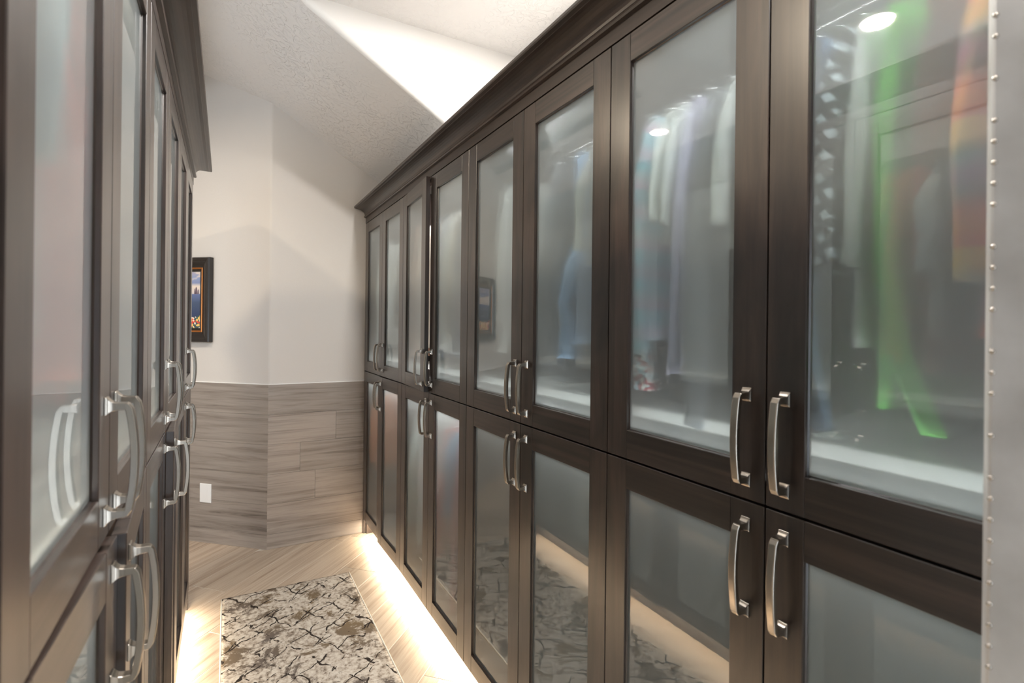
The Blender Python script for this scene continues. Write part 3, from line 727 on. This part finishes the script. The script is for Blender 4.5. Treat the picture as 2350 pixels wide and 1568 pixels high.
def hanger_mesh():
    mb = MB()
    pts = [(0.0155 * math.sin(a), 0, 0.0155 * math.cos(a)) for a in [math.radians(d) for d in range(-110, 181, 20)]] + [(0.0, 0, -0.03), (0, 0, -0.062)]
    mb.tube(pts, 0.0016, 6)
    mb.tube([(-0.185, 0, -0.115), (-0.1, 0, -0.088), (0, 0, -0.064), (0.1, 0, -0.088), (0.185, 0, -0.115)], 0.0035, 8)
    return mb.mesh('hanger', smooth=True)
HANG = hanger_mesh(); HANG.materials.append(M_HANGER)

def garment(label, y, mat, sleeve, hem, zr=2.19, side=1, name='hanging_shirt', cat='shirt', thick=0.013, width=0.185, cuff=None, mat_sleeve=None, rx=0.026, ry=0.024, seed=0, xmin=0.9005):
    """side=1 right row (rod x=1.144), -1 left row. sleeve: (x, y, z) centres of the front sleeve, world z above the floor"""
    rnd = random.Random(seed + int(y * 1000))
    xrod = 1.144 if side == 1 else xl(y) - 0.26
    t = thing(name, label, cat, (xrod, y, zr), 0 if side == 1 else PI, 'clothes hanging in the wardrobes')
    h = bpy.data.objects.new('hanger', HANG); COL.objects.link(h); h.parent = t
    L = lambda X, Y, Z: (((X - xrod) * side), (Y - y) * side, Z - zr)     # world -> local
    # body: front edge at local x=-width
    mb = MB(); rings = []; n = 36; f1, f2, ph = rnd.uniform(2, 4), rnd.uniform(4, 7), rnd.uniform(0, 6)
    zt = -0.066; zb = hem - zr; K = 18
    for i in range(K + 1):
        z = zt + (zb - zt) * (i / K) ** 1.25
        d = (zt - z)
        w = min(width, 0.045 + d * 2.7) if d < 0.06 else width * (1 + 0.03 * d)
        th = (0.004 + min(0.009, d * 0.12)) * thick / 0.013
        ring = []
        for k in range(n):
            a = 2 * PI * k / n; cx_ = math.cos(a); sy = math.sin(a)
            X = w * math.copysign(abs(cx_) ** 0.55, cx_)
            wob = 0.0045 * min(1, d * 4) * math.sin(f1 * X * 16 + ph + d * 1.5) + 0.0025 * min(1, d * 3) * math.sin(f2 * X * 18 + 2 * ph)
            Y = th * math.copysign(abs(sy) ** 0.8, sy) + wob
            ring.append((X, Y, z + 0.006 * math.sin(3 * X * 10 + ph) * (i / K)))
        rings.append(ring)
    mb.loft(rings); put('body', mb.mesh('body', smooth=True), mat, t)
    if sleeve:
        mb = MB(); P = [Vector(L(*p)) for p in sleeve]
        # resample the polyline
        Q = []; S = 26
        seg = [0]
        for a, b in zip(P[:-1], P[1:]): seg.append(seg[-1] + (b - a).length)
        for i in range(S + 1):
            s = seg[-1] * i / S; k = 0
            while k < len(seg) - 2 and seg[k + 1] < s: k += 1
            u = (s - seg[k]) / (seg[k + 1] - seg[k]); Q.append(P[k].lerp(P[k + 1], u))
        rings = []; m_ = 20; ph = rnd.uniform(0, 6)
        for i, q in enumerate(Q):
            u = i / S; sc = (0.45 + 0.55 * min(1, u * 5)) * (1 + 0.10 * math.sin(u * 9 + ph))
            ring = []
            for k in range(m_):
                a = 2 * PI * k / m_
                f = 1 + 0.10 * math.sin(3 * a + ph + u * 4) + 0.05 * math.sin(5 * a - u * 9)
                xq = q.x + rx * sc * f * math.cos(a)
                if side == 1: xq = max(xq, xmin - xrod)
                ring.append((xq, q.y + ry * sc * f * math.sin(a), q.z + (0.004 * math.sin(2 * a + ph) if i > S - 2 else 0)))
            rings.append(ring)
        mb.loft(rings); put('sleeve', mb.mesh('sleeve', smooth=True), mat_sleeve or mat, t)
        if cuff:
            c = Q[-1]; mb = MB()
            mb.loft([[(max(c.x + (rx + 0.004) * math.cos(2 * PI * k / 18), xmin - xrod if side == 1 else -9), c.y + (ry + 0.004) * math.sin(2 * PI * k / 18) + dy, c.z + dz) for k in range(18)] for dz, dy in ((0.004, 0), (-cuff[1] * 0.5, -0.004), (-cuff[1], -0.010))])
            put('cuff', mb.mesh('cuff', smooth=True), cuff[0], t, label=cuff[2])
    return t

W_ = (0.80, 0.80, 0.78)
c_white = cloth('white_cotton', (0.80, 0.82, 0.80)); c_pale = cloth('pale_grey_cotton', (0.60, 0.61, 0.60)); c_cream = cloth('cream_cotton', (0.78, 0.70, 0.60))
c_dark = cloth('charcoal_wool', (0.045, 0.048, 0.055)); c_grey = cloth('slate_wool', (0.14, 0.15, 0.17)); c_brown = cloth('brown_wool', (0.10, 0.055, 0.035))
c_green = cloth('grass_green_knit', (0.12, 0.50, 0.07)); c_blue = cloth('light_blue_cotton', (0.36, 0.56, 0.85)); c_lav = cloth('lavender_cotton', (0.58, 0.55, 0.74))
c_denim = cloth('denim', (0.12, 0.20, 0.36)); c_red = cloth('brick_red_cotton', (0.60, 0.06, 0.04)); c_pink = cloth('pink_cotton', (0.75, 0.25, 0.28)); c_orange = cloth('orange_cotton', (0.75, 0.22, 0.06))
c_coral = cloth('coral_cotton', (0.80, 0.20, 0.16)); c_peach = cloth('peach_cotton', (0.80, 0.52, 0.40)); c_sky = cloth('steel_blue_cotton', (0.22, 0.38, 0.55))
c_check = cloth('black_white_check', (0.1, 0.1, 0.1), kind='check', cols=[(0.015, 0.016, 0.02), (0.62, 0.68, 0.74)], scale=32)
c_plaid = cloth('orange_red_plaid', (0.7, 0.2, 0.1), kind='plaid', cols=[(0.75, 0.06, 0.03), (0.85, 0.22, 0.04), (0.65, 0.10, 0.04), (0.16, 0.10, 0.12), (0.25, 0.09, 0.22), (0.12, 0.22, 0.24), (0.80, 0.40, 0.05)], scale=5.5)
c_pastel = cloth('pastel_plaid', (0.6, 0.6, 0.7), kind='plaid', cols=[(0.78, 0.42, 0.62), (0.80, 0.80, 0.84), (0.25, 0.66, 0.78), (0.80, 0.66, 0.80), (0.40, 0.72, 0.84)], scale=6.5)
c_knit = cloth('multicolour_knit', (0.5, 0.2, 0.2), kind='weave', cols=[(0.45, 0.02, 0.05), (0.75, 0.78, 0.80), (0.30, 0.02, 0.04), (0.25, 0.48, 0.58), (0.80, 0.80, 0.78), (0.16, 0.03, 0.05)], scale=90)
c_stripe = cloth('white_navy_stripe', (0.8, 0.8, 0.8), kind='stripe', cols=[(0.80, 0.80, 0.80), (0.10, 0.13, 0.26)], scale=75)
c_pin = cloth('grey_pinstripe', (0.6, 0.62, 0.64), kind='stripe', cols=[(0.70, 0.72, 0.74), (0.30, 0.34, 0.42)], scale=55)

G = garment
SH = 2.04                                                  # sleeve top on the upper rod
# nearest tall door
G('black and white checked knit top, leftmost behind the nearest tall glass door', 0.530, c_check, [(0.965, 0.530, SH), (0.928, 0.527, 1.86), (0.920, 0.520, 1.63)], 1.66, rx=0.024, ry=0.015, xmin=0.907)
G('pale grey long-sleeved top beside the checked knit top', 0.490, c_pale, [(0.97, 0.490, SH), (0.945, 0.482, 1.9), (0.940, 0.488, 1.64)], 1.50, rx=0.020, ry=0.013)
G('blue denim jeans leg with pale hem under the checked knit top', 0.569, c_denim, [(0.98, 0.568, 1.75), (0.940, 0.562, 1.60), (0.920, 0.546, 1.46), (0.918, 0.520, 1.345)], 1.70, name='hanging_jeans', cat='jeans', rx=0.019, ry=0.014, xmin=0.907, thick=0.010, cuff=(c_pale, 0.006, 'pale frayed hem'), width=0.16)
G('long grass-green garment curving down behind the nearest tall glass door', 0.443, c_green, [(0.985, 0.446, SH), (0.955, 0.446, 1.85), (0.950, 0.440, 1.64), (0.940, 0.420, 1.50), (0.932, 0.365, 1.37)], 1.40, rx=0.018, ry=0.017, cat='dress', name='hanging_dress')
G('dark brown jacket hanging between the green garment and the plaid shirt', 0.388, c_brown, [(0.98, 0.390, SH), (0.957, 0.388, 1.8), (0.957, 0.384, 1.62)], 1.46, rx=0.020, ry=0.016, cat='jacket', name='hanging_jacket')
G('orange and red plaid shirt, rightmost behind the nearest tall glass door', 0.318, c_plaid, [(0.965, 0.320, SH), (0.932, 0.322, 1.85), (0.927, 0.318, 1.60)], 1.52, rx=0.024, ry=0.024)
G('brick red shirt partly hidden by the riveted metal door edge', 0.262, c_red, [(0.965, 0.262, SH), (0.932, 0.262, 1.75), (0.922, 0.262, 1.44)], 1.46, rx=0.022, ry=0.020)
# second tall door
G('pastel pink and blue plaid shirt with a red and white knit cuff', 1.005, c_pastel, [(0.965, 1.005, SH), (0.930, 1.000, 1.85), (0.922, 0.990, 1.64), (0.920, 0.975, 1.455)], 1.50, rx=0.024, ry=0.019, xmin=0.907, cuff=(c_knit, 0.085, 'red, white and blue chunky knit cuff'))
G('white shirt sleeve ending between the pastel plaid and the lavender shirt', 0.942, c_white, [(0.965, 0.942, SH), (0.935, 0.941, 1.95), (0.926, 0.936, 1.79)], 1.74, rx=0.022, ry=0.011)
G('short white top whose sleeve hangs just right of the other white sleeve', 0.904, c_white, [(0.965, 0.904, SH), (0.936, 0.903, 1.93), (0.926, 0.902, 1.775)], 1.76, rx=0.018, ry=0.012)
G('lavender shirt hanging left of the big charcoal coat', 0.862, c_lav, [(0.965, 0.862, SH), (0.935, 0.864, 1.82), (0.924, 0.862, 1.62), (0.920, 0.866, 1.42)], 1.44, rx=0.020, ry=0.012)
G('big charcoal coat hanging past the white shelf in the second tall door', 0.815, c_grey, [(0.97, 0.818, SH), (0.945, 0.815, 1.85), (0.930, 0.812, 1.60), (0.926, 0.812, 1.305)], 1.36, rx=0.022, ry=0.026, cat='coat', name='hanging_coat')
G('white blouse with a short sleeve near the right edge of the second tall door', 0.752, c_white, [(0.965, 0.752, SH), (0.936, 0.752, 1.92), (0.930, 0.752, 1.755)], 1.70, rx=0.020, ry=0.017)
G('slate grey sweater beside the white blouse, right edge of second tall door', 0.700, c_grey, [(0.97, 0.700, SH), (0.95, 0.700, 1.8), (0.95, 0.698, 1.62)], 1.45, rx=0.020, ry=0.020, cat='sweater', name='hanging_sweater')
# third tall door
G('charcoal long coat filling the left of the third tall glass door', 1.452, c_grey, [(0.97, 1.448, SH), (0.945, 1.440, 1.8), (0.94, 1.440, 1.40)], 1.36, rx=0.024, ry=0.030, cat='coat', name='hanging_coat')
G('dark grey dress next to the light blue shirt, behind the third tall door', 1.372, c_dark, [(0.97, 1.372, SH), (0.955, 1.372, 1.8), (0.95, 1.372, 1.355)], 1.34, rx=0.022, ry=0.020, cat='dress', name='hanging_dress')
G('light blue shirt with a bent sleeve behind the third tall glass door', 1.310, c_blue, [(0.975, 1.305, 1.80), (0.945, 1.312, 1.70), (0.926, 1.322, 1.60), (0.930, 1.306, 1.53), (0.924, 1.318, 1.43)], 1.48, rx=0.022, ry=0.026)
G('white narrow sleeve high in the third tall door, right of light blue shirt', 1.252, c_white, [(0.965, 1.252, SH), (0.936, 1.254, 1.95), (0.930, 1.256, 1.76)], 1.72, rx=0.016, ry=0.014)
# fourth and fifth tall doors
G('slate sweater alone behind the tall door left of the light blue shirt', 1.800, c_pale, [(0.97, 1.800, SH), (0.96, 1.800, 1.8), (0.96, 1.798, 1.55)], 1.42, rx=0.022, ry=0.022, cat='sweater', name='hanging_sweater')
G('white shirt with long cuffs behind the door right of the ajar one', 2.345, c_white, [(0.965, 2.345, SH), (0.935, 2.340, 1.8), (0.927, 2.330, 1.55), (0.925, 2.322, 1.42)], 1.40, rx=0.022, ry=0.030)
G('cream shirt between the white shirt and the pinstripe shirt', 2.268, c_cream, [(0.965, 2.268, SH), (0.937, 2.266, 1.8), (0.930, 2.262, 1.47)], 1.44, rx=0.022, ry=0.020)
G('grey pinstripe shirt at the right of the door beside the ajar one', 2.200, c_pin, [(0.965, 2.200, SH), (0.935, 2.196, 1.8), (0.927, 2.184, 1.40)], 1.38, rx=0.024, ry=0.026)
G('white and navy striped shirt showing in the gap of the ajar door', 2.452, c_stripe, [(0.965, 2.452, SH), (0.935, 2.452, 1.8), (0.925, 2.450, 1.38)], 1.36, rx=0.022, ry=0.022)
G('peach blouse behind the ajar upper door', 2.780, c_peach, [(0.97, 2.780, SH), (0.945, 2.780, 1.8), (0.94, 2.785, 1.36)], 1.36, rx=0.022, ry=0.026, cat='blouse', name='hanging_blouse')
G('cream blouse beside the peach one, behind the ajar upper door', 2.700, c_cream, [(0.97, 2.700, SH), (0.945, 2.700, 1.8), (0.94, 2.695, 1.42)], 1.40, rx=0.022, ry=0.026, cat='blouse', name='hanging_blouse')
G('pale grey shirt behind the second tall door from the far wall', 3.160, c_pale, [(0.97, 3.160, SH), (0.945, 3.160, 1.8), (0.94, 3.155, 1.50)], 1.46, rx=0.022, ry=0.024)
G('white crumpled shirt behind the tall door touching the far wall', 3.560, c_white, [(0.97, 3.560, SH), (0.935, 3.560, 1.8), (0.93, 3.550, 1.42)], 1.38, rx=0.022, ry=0.030)
# lower doors
ZL = 1.12; SL2 = 0.985
G('orange shirt behind the low door touching the far tiled wall', 3.690, c_orange, [(0.965, 3.690, SL2), (0.93, 3.688, 0.85), (0.926, 3.680, 0.55)], 0.50, zr=ZL, rx=0.024, ry=0.026)
G('white shirt on the left behind the low door under the ajar one', 2.800, c_white, [(0.965, 2.800, SL2), (0.93, 2.798, 0.8), (0.926, 2.800, 0.42)], 0.46, zr=ZL, rx=0.022, ry=0.024)
G('white blouse on the right behind the low door under the ajar one', 2.660, c_white, [(0.965, 2.660, SL2), (0.93, 2.665, 0.8), (0.926, 2.640, 0.36)], 0.40, zr=ZL, rx=0.022, ry=0.028, cat='blouse', name='hanging_blouse')
G('brick red top low behind the glass beside the rug', 2.375, c_red, [(0.965, 2.378, 0.80), (0.93, 2.378, 0.66), (0.926, 2.370, 0.40)], 0.46, zr=ZL, rx=0.020, ry=0.030, width=0.16)
G('steel blue shirt above the brick red top in the same low door', 2.290, c_sky, [(0.965, 2.292, SL2), (0.945, 2.292, 0.85), (0.94, 2.286, 0.62)], 0.55, zr=ZL, rx=0.022, ry=0.026)
G('long pink garment at the right edge of the low door holding the brick red top', 2.165, c_pink, [(0.965, 2.165, SL2), (0.93, 2.165, 0.7), (0.926, 2.165, 0.22)], 0.26, zr=ZL, rx=0.022, ry=0.018, cat='dress', name='hanging_dress')
# left row, nearest door
G('coral shirt behind the nearest glass door of the left row', 0.905, c_coral, [(xl(1) - 0.085, 0.905, SH), (xl(1) - 0.045, 0.905, 1.8), (xl(1) - 0.042, 0.895, 1.45)], 1.42, side=-1, rx=0.024, ry=0.022)
G('crumpled white shirt beside the coral one in the left row', 0.800, c_white, [(xl(1) - 0.085, 0.800, SH), (xl(1) - 0.045, 0.812, 1.95), (xl(1) - 0.042, 0.790, 1.84), (xl(1) - 0.045, 0.805, 1.72)], 1.50, side=-1, rx=0.024, ry=0.034)
G('pale pink blouse on the far side of the nearest left door', 0.955, c_peach, [(xl(1) - 0.09, 0.955, SH), (xl(1) - 0.055, 0.955, 1.8), (xl(1) - 0.052, 0.955, 1.5)], 1.44, side=-1, rx=0.022, ry=0.018, cat='blouse', name='hanging_blouse')
# a dark shoe standing on the white shelf behind the fourth door
t = thing('shoe', 'dark slipper toe on the white shelf edge, fourth tall door', 'shoe', (0.985, 1.83, 1.3203), 0)
mb = MB(); rings = []
for i in range(13):
    u = i / 12; x = -0.028 + 0.20 * u; w = 0.036 * math.sin(PI * min(1, 0.18 + 0.62 * u)) ; hgt = 0.028 + 0.035 * max(0, u - 0.45) * 1.8
    if i == 0: w *= 0.5; hgt *= 0.5
    rings.append([(x, w * math.cos(a) , max(0.0, 0.012 + (hgt - 0.012) * math.sin(a)) if math.sin(a) > 0 else 0.0085) for a in [2 * PI * k / 14 for k in range(14)]])
mb.loft(rings); put('upper', mb.mesh('upper', smooth=True), c_dark, t)
mb = MB(); mb.loft([[(0.07 + 0.10 * math.cos(2 * PI * k / 20), 0.034 * math.sin(2 * PI * k / 20), z) for k in range(20)] for z in (0, 0.008)])
put('sole', mb.mesh('sole'), M_TOE, t)
